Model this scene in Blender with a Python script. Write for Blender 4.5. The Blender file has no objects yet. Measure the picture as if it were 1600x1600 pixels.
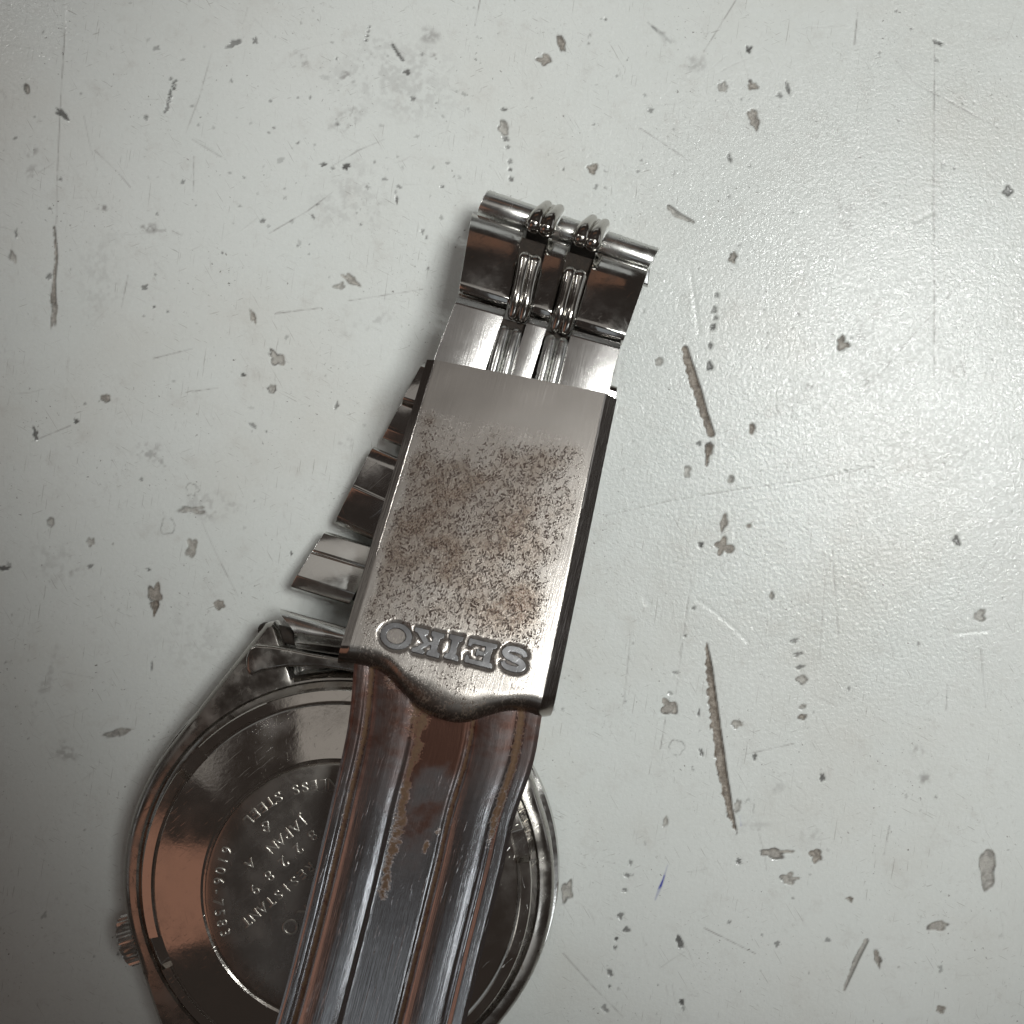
import bpy, bmesh, math, random
import numpy as np
from mathutils import Vector, Matrix

random.seed(7)
RNG = np.random.RandomState(11)
R = math.radians
SC = bpy.context.scene
COL = SC.collection
MM = 0.001

# ------------------------------------------------------------------ camera
H = 120.0            # lens height above the table, mm
F = 2040.0           # focal length in photo pixels (photo is 1600 px wide)
cam_d = bpy.data.cameras.new("camera")
cam_d.sensor_width = 36.0
cam_d.sensor_fit = 'HORIZONTAL'
cam_d.lens = 36.0 * F / 1600.0
cam_d.clip_start = 0.005
cam_d.clip_end = 20.0
cam = bpy.data.objects.new("camera", cam_d)
cam.location = (0, 0, H * MM)
COL.objects.link(cam)
SC.camera = cam

# ------------------------------------------------------------------ world
W = bpy.data.worlds.new("World")
SC.world = W
W.use_nodes = True
W.node_tree.nodes["Background"].inputs[0].default_value = (1.0, 0.82, 0.72, 1)
W.node_tree.nodes["Background"].inputs[1].default_value = 0.035


def area(name, loc, target, sx, sy, radiance, color, spread=180, shape='RECTANGLE'):
    """area lamp given by the radiance of its face (1 = paper white at exposure 0); loc in mm"""
    d = bpy.data.lights.new(name, 'AREA')
    d.shape = shape
    d.size = sx * MM
    d.size_y = sy * MM
    a = sx * sy * 1e-6 * (math.pi / 4 if shape in ('DISK', 'ELLIPSE') else 1)
    d.energy = radiance * math.pi * a
    d.color = color
    d.spread = R(spread)
    o = bpy.data.objects.new(name, d)
    o.location = Vector(loc) * MM
    v = (Vector(target) - Vector(loc))
    o.rotation_euler = v.to_track_quat('-Z', 'Y').to_euler()
    COL.objects.link(o)
    return o


# ceiling lamp whose glare lies on the table, cold light from behind;
# the other lamps are unseen, added for fill and for reflections in steel


def spot(name, loc, target, watts, color, radius, half, blend):
    d = bpy.data.lights.new(name, 'SPOT')
    d.energy = watts
    d.color = color
    d.shadow_soft_size = radius * MM
    d.spot_size = R(half * 2)
    d.spot_blend = blend
    o = bpy.data.objects.new(name, d)
    o.location = Vector(loc) * MM
    o.rotation_euler = (Vector(target) - Vector(loc)).to_track_quat('-Z', 'Y').to_euler()
    COL.objects.link(o)
    return o


def fixture(name, loc, target, watts, color, ring, radius, half, blend, n=6):
    """lamp cluster: a ring of small lamps aimed at one spot, each with the same beam"""
    for k in range(n):
        a = 2 * math.pi * k / n
        p = (loc[0] + ring * math.cos(a), loc[1] + ring * math.sin(a), loc[2])
        spot(name, p, target, watts / n, color, radius, half, blend)


fixture("ceiling_lamp", (224, 70, 620), (36, 16, 0), 5.2, (0.985, 1.0, 0.975), 40, 17, 8.1, 0.85, 6)  # narrow beam edge stands in for shade cast over the lower left
fixture("ceiling_lamp", (224, 70, 620), (36, 16, 0), 9.2, (0.985, 1.0, 0.975), 84, 17, 8.1, 0.85, 10)
fixture("added_fill_far", (-440, 440, 600), (-60, 64, 0), 8.6, (1.0, 0.99, 0.97), 40, 17, 4.8, 0.9, 5)  # unseen lamps added to brighten the upper left of the table
area("clasp_fill_light", (-10, 250, 560), (0, 0, 0), 420, 210, 0.30, (1.0, 0.95, 0.89))  # unseen fill added for the clasp cover and brushed link to reflect
area("far_low_fill_light", (60, 900, 130), (0, 20, 0), 700, 160, 0.5, (0.95, 1.0, 0.98))  # unseen low fill added to lighten the rolled-over link
area("copper_reflection_light", (-500, -210, 480), (0, 0, 0), 300, 420, 0.25, (1.0, 0.49, 0.33))  # unseen warm lamp standing in for a hand's copper reflection
area("left_low_fill_light", (-900, -60, 190), (0, 0, 0), 500, 180, 0.22, (0.92, 0.96, 1.0))  # unseen pale fill added for the left-facing flanks of the blade
area("brown_stripe_light", (40, 640, 470), (0, 0, 0), 500, 90, 0.14, (1.0, 0.48, 0.28))  # unseen lamp added for a brown reflected stripe on the polished link
area("left_bevel_fill_light", (-520, 270, 430), (0, 0, 0), 300, 200, 0.22, (1.0, 0.97, 0.92))  # unseen fill added so the cover's left bevel reflects something pale
area("right_edge_fill_light", (900, 150, 210), (0, 0, 0), 500, 240, 0.5, (0.95, 0.98, 1.0))  # unseen fill added to grey the right bevel and whiten link edges
area("back_light", (-30, -320, 620), (0, -40, 0), 150, 160, 0.30, (0.85, 0.94, 1.0))
area("rib_highlight_light", (210, -300, 620), (0, -40, 0), 90, 80, 3.0, (0.92, 0.97, 1.0))  # unseen lamp added for white highlights on the blade ribs

SC.view_settings.view_transform = 'Standard'
SC.view_settings.look = 'None'
SC.view_settings.exposure = 0.0
SC.view_settings.gamma = 1.0
SC.render.engine = 'CYCLES'
SC.cycles.max_bounces = 8
SC.cycles.glossy_bounces = 5


# ------------------------------------------------------------------ helpers
def P(px, py, z):
    """photo pixel at a given height above the table -> mm"""
    k = (H - z) / F
    return np.array([(px - 800.0) * k, (800.0 - py) * k, z])


def link(o, parent=None):
    COL.objects.link(o)
    if parent is not None:
        o.parent = parent
    return o


ROOT = [None, np.zeros(3)]


def mesh_obj(name, verts, faces, mat, parent, smooth=30, uv=None, attrs=None):
    """verts in mm world coordinates -> one mesh object under its parent"""
    me = bpy.data.meshes.new(name)
    v = (np.asarray(verts, float) - ROOT[1]) * MM
    me.from_pydata(v.tolist(), [], faces)
    bm = bmesh.new()
    bm.from_mesh(me)
    bmesh.ops.recalc_face_normals(bm, faces=bm.faces)
    bm.to_mesh(me)
    bm.free()
    return finish(name, me, mat, parent, smooth, uv, attrs)


def finish(name, me, mat, parent, smooth=30, uv=None, attrs=None):
    me.materials.append(mat)
    if uv is not None:
        lay = me.uv_layers.new(name="UVMap")
        idx = np.empty(len(me.loops), np.int32)
        me.loops.foreach_get("vertex_index", idx)
        lay.data.foreach_set("uv", np.asarray(uv, np.float32)[idx].ravel())
    if attrs:
        for k, a in attrs.items():
            at = me.attributes.new(k, 'FLOAT', 'POINT')
            at.data.foreach_set("value", np.asarray(a, np.float32).ravel())
    me.polygons.foreach_set("use_smooth", [True] * len(me.polygons))
    me.set_sharp_from_angle(angle=R(smooth))
    o = bpy.data.objects.new(name, me)
    return link(o, parent)


def bevelled(name, verts, faces, mat, parent, off, seg=2, ang=25, smooth=40):
    me = bpy.data.meshes.new(name)
    v = (np.asarray(verts, float) - ROOT[1])
    me.from_pydata(v.tolist(), [], faces)
    bm = bmesh.new()
    bm.from_mesh(me)
    bmesh.ops.recalc_face_normals(bm, faces=bm.faces)
    es = [e for e in bm.edges if len(e.link_faces) == 2 and e.calc_face_angle(0) > R(ang)]
    bmesh.ops.bevel(bm, geom=es, offset=off, segments=seg, profile=0.6, affect='EDGES', clamp_overlap=True)
    bmesh.ops.scale(bm, vec=(MM, MM, MM), verts=bm.verts)
    bm.to_mesh(me)
    bm.free()
    return finish(name, me, mat, parent, smooth)


def grid_faces(nt, ns, base=0, flip=False):
    f = []
    for i in range(nt - 1):
        for j in range(ns - 1):
            a = base + i * ns + j
            q = (a, a + 1, a + ns + 1, a + ns)
            f.append(q[::-1] if flip else q)
    return f


def solid_patch(top, thick, n=None):
    """closed solid from a grid of points [nt, ns, 3] and a thickness below it"""
    nt, ns, _ = top.shape
    if n is None:
        n = np.cross(top[0, -1] - top[0, 0], top[-1, 0] - top[0, 0])
        n /= np.linalg.norm(n)
        if n[2] < 0:
            n = -n
    bot = top - n * thick
    v = np.concatenate([top.reshape(-1, 3), bot.reshape(-1, 3)])
    m = nt * ns
    f = grid_faces(nt, ns) + grid_faces(nt, ns, m, True)
    ring = [j for j in range(ns)] + [i * ns + ns - 1 for i in range(1, nt)] + \
           [(nt - 1) * ns + j for j in range(ns - 2, -1, -1)] + [i * ns for i in range(nt - 2, 0, -1)]
    for k in range(len(ring)):
        a, b = ring[k], ring[(k + 1) % len(ring)]
        f.append((a, a + m, b + m, b))
    return v, f


def lathe(prof, center, basis, n=128, arc=None):
    """prof: list of (r, z); basis: (right, up, normal)"""
    r_, v_, n_ = basis
    vs, fs = [], []
    for i in range(n):
        t = 2 * math.pi * i / n
        d = r_ * math.cos(t) + v_ * math.sin(t)
        for (r, z) in prof:
            vs.append(center + d * r + n_ * z)
    m = len(prof)
    for i in range(n):
        k = (i + 1) % n
        for j in range(m - 1):
            fs.append((i * m + j, k * m + j, k * m + j + 1, i * m + j + 1))
    return vs, fs


def tube(path, radii, n=12, e1=None):
    """round-ended tube along path (list of 3-vectors in mm)"""
    pts = [np.asarray(p, float) for p in path]
    # hemispherical ends
    d0 = pts[1] - pts[0]
    d0 /= np.linalg.norm(d0)
    d1 = pts[-1] - pts[-2]
    d1 /= np.linalg.norm(d1)
    P_, r_ = [], []
    for a in (85, 60, 30):
        P_.append(pts[0] - d0 * radii[0] * math.sin(R(a)))
        r_.append(radii[0] * math.cos(R(a)))
    P_ += pts
    r_ += list(radii)
    for a in (30, 60, 85):
        P_.append(pts[-1] + d1 * radii[-1] * math.sin(R(a)))
        r_.append(radii[-1] * math.cos(R(a)))
    vs, fs = [], []
    up = np.array([0.0, 0.0, 1.0])
    for i, p in enumerate(P_):
        t = P_[min(i + 1, len(P_) - 1)] - P_[max(i - 1, 0)]
        t /= np.linalg.norm(t)
        a = np.cross(t, up) if e1 is None else e1 - t * np.dot(e1, t)
        a /= np.linalg.norm(a)
        b = np.cross(a, t)
        for k in range(n):
            w = 2 * math.pi * k / n
            vs.append(p + (a * math.cos(w) + b * math.sin(w)) * r_[i])
    for i in range(len(P_) - 1):
        for k in range(n):
            q = (k + 1) % n
            fs.append((i * n + k, i * n + q, (i + 1) * n + q, (i + 1) * n + k))
    fs.append(tuple(range(n)))
    fs.append(tuple(range((len(P_) - 1) * n, len(P_) * n))[::-1])
    return vs, fs


def join(parts):
    V, Fc = [], []
    for v, f in parts:
        b = len(V)
        V += list(v)
        Fc += [tuple(i + b for i in q) for q in f]
    return V, Fc


def catmull(pts, n):
    """smooth curve through pts (array k x d), n samples"""
    p = np.asarray(pts, float)
    k = len(p)
    t = np.linspace(0, k - 1 - 1e-9, n)
    i = t.astype(int)
    u = (t - i)[:, None]
    g = lambda j: p[np.clip(j, 0, k - 1)]
    p0, p1, p2, p3 = g(i - 1), g(i), g(i + 1), g(i + 2)
    return 0.5 * ((2 * p1) + (-p0 + p2) * u + (2 * p0 - 5 * p1 + 4 * p2 - p3) * u ** 2 + (-p0 + 3 * p1 - 3 * p2 + p3) * u ** 3)


def vnoise(x, y, scale, seed=0):
    """value noise on arrays, 0..1"""
    rs = np.random.RandomState(seed)
    T = rs.rand(256, 256)
    X, Y = x / scale, y / scale
    xi, yi = np.floor(X).astype(int), np.floor(Y).astype(int)
    fx, fy = X - xi, Y - yi
    fx, fy = fx * fx * (3 - 2 * fx), fy * fy * (3 - 2 * fy)
    g = lambda a, b: T[a % 256, b % 256]
    return (g(xi, yi) * (1 - fx) * (1 - fy) + g(xi + 1, yi) * fx * (1 - fy) + g(xi, yi + 1) * (1 - fx) * fy + g(xi + 1, yi + 1) * fx * fy)


def fbm(x, y, scale, seed=0, octv=4):
    s, a, t = 0, 1.0, 0
    for o in range(octv):
        s = s + a * vnoise(x, y, scale / 2 ** o, seed + o * 17)
        t += a
        a *= 0.55
    return s / t


def sstep(a, b, x):
    t = np.clip((x - a) / (b - a), 0, 1)
    return t * t * (3 - 2 * t)


# ------------------------------------------------------------------ materials
class NT:
    def __init__(self, name):
        self.m = bpy.data.materials.new(name)
        self.m.use_nodes = True
        self.t = self.m.node_tree
        self.b = self.t.nodes["Principled BSDF"]

    def n(self, typ, **kw):
        nd = self.t.nodes.new(typ)
        for k, v in kw.items():
            if k.startswith('i_'):
                nd.inputs[k[2:].replace('_', ' ')].default_value = v
            else:
                setattr(nd, k, v)
        return nd

    def l(self, a, b):
        self.t.links.new(a, b)

    def noise(self, vec, scale, detail=3, rough=0.55, dist=0.0):
        nd = self.n('ShaderNodeTexNoise')
        nd.inputs['Scale'].default_value = scale
        nd.inputs['Detail'].default_value = detail
        nd.inputs['Roughness'].default_value = rough
        nd.inputs['Distortion'].default_value = dist
        if vec is not None:
            self.l(vec, nd.inputs['Vector'])
        return nd.outputs['Fac']

    def ramp(self, fac, *stops):
        nd = self.n('ShaderNodeMapRange')
        nd.interpolation_type = 'SMOOTHSTEP'
        (a, x), (b, y) = stops
        nd.inputs['From Min'].default_value = a
        nd.inputs['From Max'].default_value = b
        nd.inputs['To Min'].default_value = x
        nd.inputs['To Max'].default_value = y
        self.l(fac, nd.inputs['Value'])
        return nd.outputs['Result']

    def math(self, op, a, b=None):
        nd = self.n('ShaderNodeMath', operation=op)
        for k, v in enumerate((a, b)):
            if v is None:
                continue
            if isinstance(v, (int, float)):
                nd.inputs[k].default_value = v
            else:
                self.l(v, nd.inputs[k])
        return nd.outputs[0]

    def mix(self, fac, a, b):
        nd = self.n('ShaderNodeMix', data_type='RGBA')
        for sock, v in ((nd.inputs['Factor'], fac), (nd.inputs[6], a), (nd.inputs[7], b)):
            if isinstance(v, tuple):
                sock.default_value = v if len(v) == 4 else (*v, 1)
            elif isinstance(v, (int, float)):
                sock.default_value = v
            else:
                self.l(v, sock)
        return nd.outputs[2]

    def attr(self, name):
        return self.n('ShaderNodeAttribute', attribute_name=name).outputs['Fac']

    def coord(self, scale=(1, 1, 1), rot=(0, 0, 0), src='Object'):
        tc = self.n('ShaderNodeTexCoord')
        mp = self.n('ShaderNodeMapping')
        mp.vector_type = 'TEXTURE'      # turn first, then stretch
        mp.inputs['Scale'].default_value = tuple(1.0 / q for q in scale)
        mp.inputs['Rotation'].default_value = rot
        self.l(tc.outputs[src], mp.inputs['Vector'])
        return mp.outputs['Vector']

    def bump(self, h, strength, dist):
        nd = self.n('ShaderNodeBump')
        nd.inputs['Strength'].default_value = strength
        nd.inputs['Distance'].default_value = dist
        self.l(h, nd.inputs['Height'])
        return nd

    def set(self, **kw):
        for k, v in kw.items():
            s = self.b.inputs[k.replace('_', ' ')]
            if isinstance(v, tuple):
                s.default_value = v if len(v) == 4 else (*v, 1)
            elif isinstance(v, (int, float)):
                s.default_value = v
            else:
                self.l(v, s)


def steel(name, col=(0.56, 0.55, 0.53), rough=0.16, wear=0.10, brush=None, grime=0.25, bump=0.12):
    """worn stainless steel: fine hairlines, uneven polish, a film of grime"""
    M = NT(name)
    c = M.coord((1000, 1000, 1000))
    n1 = M.noise(c, 0.45, 4)
    n2 = M.noise(c, 3.0, 3)
    r = M.ramp(n1, (0.3, max(0.03, rough - wear * .5)), (0.75, rough + wear))
    g = M.ramp(M.noise(c, 0.8, 6, 0.65, 0.6), (0.56, 0.0), (0.78, grime))
    colr = M.mix(g, col, (0.10, 0.075, 0.05))
    M.set(Base_Color=colr, Metallic=1.0, Roughness=M.math('ADD', r, M.math('MULTIPLY', g, 0.35)))
    if brush:
        cb = M.coord(brush[0], brush[1])
        h = M.noise(cb, 1.0, 3, 0.6)
        b = M.bump(h, bump, 0.00002)
        M.l(b.outputs[0], M.b.inputs['Normal'])
    else:
        ca = M.coord((260, 9000, 3000), (0, 0, 0.7))
        cb = M.coord((9000, 300, 3000), (0, 0, 0.25))
        h = M.math('ADD', M.ramp(M.noise(ca, 1, 2), (0.66, 0), (0.74, 1)), M.ramp(M.noise(cb, 1, 2), (0.68, 0), (0.76, 1)))
        h = M.math('ADD', M.math('MULTIPLY', h, 0.6), n2)
        b = M.bump(h, bump, 0.00002)
        M.l(b.outputs[0], M.b.inputs['Normal'])
    return M.m


M_polish = steel("polished_steel", rough=0.11, wear=0.09, grime=0.4, bump=0.16)
M_dirty = steel("dirty_steel", col=(0.45, 0.43, 0.40), rough=0.22, wear=0.16, grime=0.75, bump=0.25)
M_bead = steel("bead_steel", col=(0.50, 0.48, 0.45), rough=0.13, wear=0.06, grime=0.45)
M_brush = steel("brushed_steel", col=(0.39, 0.38, 0.37), rough=0.24, wear=0.05, brush=((9000, 260, 3000), (0, 0, R(-14))), grime=0.15, bump=0.5)
M_bright = steel("bright_steel", col=(0.66, 0.66, 0.64), rough=0.24, wear=0.12, grime=0.3)
M_pale = steel("pale_link_steel", col=(0.78, 0.78, 0.75), rough=0.16, wear=0.08, grime=0.06)
M_letter = steel("letter_steel", col=(0.20, 0.20, 0.205), rough=0.22, wear=0.08, grime=0.3)
M_engr = steel("engraved_steel", col=(0.56, 0.54, 0.50), rough=0.30, wear=0.05, grime=0.1)

# dirt packed in the joints
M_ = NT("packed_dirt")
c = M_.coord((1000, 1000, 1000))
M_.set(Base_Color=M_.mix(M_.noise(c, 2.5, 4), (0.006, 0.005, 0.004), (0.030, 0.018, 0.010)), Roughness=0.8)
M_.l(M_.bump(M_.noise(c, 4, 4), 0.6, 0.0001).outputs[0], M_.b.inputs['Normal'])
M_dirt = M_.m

M_ = NT("watch_glass")
M_.set(Base_Color=(0.02, 0.02, 0.022), Roughness=0.05)
M_glass = M_.m

# clasp cover: rust specks over mottled dull steel, cleaner towards the hinge
M_ = NT("rusty_clasp_steel")
uvn = M_.n('ShaderNodeUVMap', uv_map="UVMap")
uv = uvn.outputs[0]
mpa = M_.n('ShaderNodeMapping')
mpa.inputs['Scale'].default_value = (1.35, 0.95, 1)
mpa.inputs['Rotation'].default_value = (0, 0, R(35))
M_.l(uv, mpa.inputs['Vector'])
uva = mpa.outputs[0]
dens = M_.attr("rust")
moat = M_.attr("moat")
side = M_.attr("side")
spk = M_.math('MULTIPLY', M_.ramp(M_.noise(uva, 5.0, 5, 0.75), (0.44, 0), (0.60, 1)), 1.0)
spk2 = M_.ramp(M_.noise(uva, 1.4, 6, 0.8), (0.42, 0), (0.56, 1))
fine = M_.ramp(M_.noise(uva, 5.5, 5, 0.8), (0.42, 0), (0.62, 1))
blot = M_.math('MULTIPLY', M_.ramp(M_.noise(uv, 0.30, 3, 0.55), (0.32, 0.5), (0.58, 1)), M_.math('POWER', dens, 0.5))
film = M_.math('MULTIPLY', dens, blot)
dots = M_.math('MULTIPLY', M_.math('MULTIPLY', spk, spk2), M_.math('MINIMUM', M_.math('MULTIPLY', dens, 1.4), 1.0))
dots = M_.ramp(dots, (0.20, 0), (0.55, 1))
fdot = M_.math('MULTIPLY', M_.math('MULTIPLY', fine, dens), 0.95)
base = M_.mix(M_.noise(uv, 0.5, 5), (0.40, 0.375, 0.35), (0.46, 0.435, 0.41))
dull = M_.mix(M_.noise(uva, 2.2, 5, .7), (0.235, 0.19, 0.155), (0.43, 0.385, 0.335))
colr = M_.mix(M_.math('MULTIPLY', film, 0.95), base, dull)
rustc = M_.mix(M_.noise(uv, 1.1, 3), (0.012, 0.007, 0.005), (0.055, 0.023, 0.012))
colr = M_.mix(M_.math('MULTIPLY', fdot, film), colr, (0.095, 0.055, 0.037))
colr = M_.mix(dots, colr, rustc)
colr = M_.mix(M_.math('MULTIPLY', M_.attr('lip'), 0.7), colr, (0.19, 0.145, 0.11))
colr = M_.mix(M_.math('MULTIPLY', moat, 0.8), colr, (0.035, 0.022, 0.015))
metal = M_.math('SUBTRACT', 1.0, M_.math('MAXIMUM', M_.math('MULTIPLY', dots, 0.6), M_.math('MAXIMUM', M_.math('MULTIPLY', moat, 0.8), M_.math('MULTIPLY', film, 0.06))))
rgh = M_.math('ADD', M_.math('ADD', M_.math('SUBTRACT', 0.26, M_.math('MULTIPLY', side, 0.14)), M_.math('MULTIPLY', film, 0.015)), M_.math('MULTIPLY', dots, 0.35))
M_.set(Base_Color=colr, Metallic=metal, Roughness=rgh)
mpb = M_.n('ShaderNodeMapping')
mpb.inputs['Scale'].default_value = (9, 0.3, 1)
M_.l(uv, mpb.inputs['Vector'])
hb = M_.math('ADD', M_.math('MULTIPLY', M_.noise(mpb.outputs[0], 1, 3), 0.35), M_.math('MULTIPLY', dots, 0.25))
hb = M_.math('ADD', hb, M_.math('MULTIPLY', M_.math('MULTIPLY', M_.noise(uva, 5, 4, .7), film), 0.12))
M_.l(M_.bump(hb, 0.35, 0.00006).outputs[0], M_.b.inputs['Normal'])
M_clasp = M_.m

# clasp blade: polished, a brown reflection painted over slight tarnish, rust crust along the seams
M_ = NT("rusty_blade_steel")
uv = M_.n('ShaderNodeUVMap', uv_map="UVMap").outputs[0]
rust = M_.attr("rust")
tarn_refl = M_.attr("tarnish_reflection")
crust = M_.ramp(M_.math('ADD', rust, M_.math('MULTIPLY', M_.math('SUBTRACT', M_.noise(uv, 1.6, 7, .85), 0.5), 1.9)), (0.42, 0), (0.62, 1))
brown = M_.ramp(M_.math('ADD', tarn_refl, M_.math('MULTIPLY', M_.math('SUBTRACT', M_.noise(uv, 0.7, 5, .6), 0.5), 0.7)), (0.2, 0), (0.9, 1))
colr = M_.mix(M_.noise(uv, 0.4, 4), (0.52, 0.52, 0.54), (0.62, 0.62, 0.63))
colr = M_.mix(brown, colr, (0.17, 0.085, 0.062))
crc = M_.mix(M_.noise(uv, 3.0, 5, .7), (0.035, 0.02, 0.012), (0.20, 0.115, 0.06))
colr = M_.mix(crust, colr, crc)
M_.set(Base_Color=colr, Metallic=M_.math('SUBTRACT', 1.0, M_.math('MAXIMUM', M_.math('MULTIPLY', crust, 0.95), M_.math('MULTIPLY', brown, 0.13))),
       Roughness=M_.math('ADD', M_.math('ADD', 0.165, M_.math('MULTIPLY', brown, 0.10)), M_.math('MULTIPLY', crust, 0.5)))
mp1 = M_.n('ShaderNodeMapping')
mp1.vector_type = 'TEXTURE'
mp1.inputs['Scale'].default_value = (1 / 7, 4.0, 1)
mp1.inputs['Rotation'].default_value = (0, 0, R(4))
M_.l(uv, mp1.inputs['Vector'])
scr = M_.ramp(M_.noise(mp1.outputs[0], 1, 2), (0.64, 0), (0.70, 1))
hb = M_.math('ADD', M_.math('MULTIPLY', scr, 0.5), M_.math('MULTIPLY', M_.math('MULTIPLY', crust, M_.noise(uv, 6, 4, .7)), 1.3))
mp2 = M_.n('ShaderNodeMapping')
mp2.vector_type = 'TEXTURE'
mp2.inputs['Scale'].default_value = (1 / 14, 6.0, 1)
M_.l(uv, mp2.inputs['Vector'])
hb = M_.math('ADD', hb, M_.math('MULTIPLY', M_.noise(mp2.outputs[0], 1, 3), 0.8))
hb = M_.math('ADD', hb, M_.math('MULTIPLY', M_.noise(uv, 1.3, 3), 0.2))
M_.l(M_.bump(hb, 0.30, 0.00005).outputs[0], M_.b.inputs['Normal'])
M_blade = M_.m

# case back: polished with a tarnish film and hair scratches
M_back = steel("case_back_steel", col=(0.62, 0.59, 0.55), rough=0.12, wear=0.07, grime=0.10, bump=0.22)

M_disc = steel("case_back_disc_steel", col=(0.42, 0.395, 0.365), rough=0.26, wear=0.06, grime=0.12, bump=0.25)

# worn white laminate
M_ = NT("worn_white_laminate")
c = M_.coord((1000, 1000, 1000))
chip = M_.attr("chip")
mark = M_.attr("mark")
smud = M_.attr("smudge")
ink = M_.attr("ink")
base = M_.mix(M_.noise(c, 0.06, 5, .6), (0.592, 0.62, 0.60), (0.638, 0.655, 0.638))
st = M_.ramp(M_.noise(c, 0.35, 6, 0.72), (0.52, 0), (0.80, 0.42))
colr = M_.mix(st, base, (0.42, 0.40, 0.375))
st2 = M_.math('MULTIPLY', M_.ramp(M_.noise(c, 1.6, 5, 0.75), (0.56, 0), (0.74, 1)), M_.ramp(M_.noise(c, 0.13, 3, .6), (0.42, 0.05), (0.66, 0.5)))
colr = M_.mix(st2, colr, (0.30, 0.285, 0.265))
st3 = M_.math('MULTIPLY', M_.ramp(M_.noise(c, 2.6, 4, 0.65), (0.635, 0), (0.70, 1)), M_.ramp(M_.noise(c, 0.16, 3), (0.44, 0.03), (0.62, 0.85)))
for k_, (rz_, sx_, sy_, th_) in enumerate([(82, 0.35, 7.0, 0.665), (-28, 0.5, 8.0, 0.67), (20, 0.6, 6.0, 0.68), (120, 0.3, 8.0, 0.68)]):
    cs_ = M_.coord((1000 * sx_, 1000 * sy_, 1000), (0, 0, R(rz_)))
    sc_ = M_.math('MULTIPLY', M_.ramp(M_.noise(cs_, 1.0, 2, 0.5, 0.25), (th_, 0), (th_ + 0.05, 1)), M_.ramp(M_.noise(c, 0.11 + 0.03 * k_, 2), (0.42, 0.04), (0.62, 0.5)))
    colr = M_.mix(sc_, colr, (0.24, 0.23, 0.215))
yel_ = M_.ramp(M_.noise(c, 0.045, 4, 0.6), (0.45, 0), (0.75, 0.30))
colr = M_.mix(yel_, colr, (0.50, 0.47, 0.42))
colr = M_.mix(st3, colr, (0.12, 0.11, 0.10))
colr = M_.mix(smud, colr, (0.20, 0.185, 0.18))
chc = M_.mix(M_.ramp(M_.noise(c, 2.2, 5, .7), (0.35, 0), (0.68, 1)), (0.165, 0.14, 0.115), (0.33, 0.295, 0.255))
colr = M_.mix(chip, colr, chc)
colr = M_.mix(mark, colr, (0.030, 0.026, 0.024))
colr = M_.mix(ink, colr, (0.02, 0.03, 0.30))
grn_ = M_.ramp(M_.noise(c, 2.7, 3, 0.65, 0.5), (0.42, 0.06), (0.60, 0.28))
rr = M_.math('ADD', M_.math('ADD', grn_, M_.ramp(M_.noise(c, 0.25, 4), (0.3, 0.0), (0.7, 0.06))), M_.math('MULTIPLY', chip, 0.35))
M_.set(Base_Color=colr, Roughness=rr)
M_.b.inputs['Specular IOR Level'].default_value = 0.17
peel = M_.noise(c, 2.9, 2, 0.6, 0.4)
peel2 = M_.noise(c, 0.7, 2, 0.5)
hb = M_.math('ADD', peel, M_.math('MULTIPLY', peel2, 0.5))
M_.l(M_.bump(hb, 0.5, 0.00006).outputs[0], M_.b.inputs['Normal'])
M_table = M_.m

# ------------------------------------------------------------------ tabletop
S17 = F / H      # photo px per mm on the table


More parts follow.
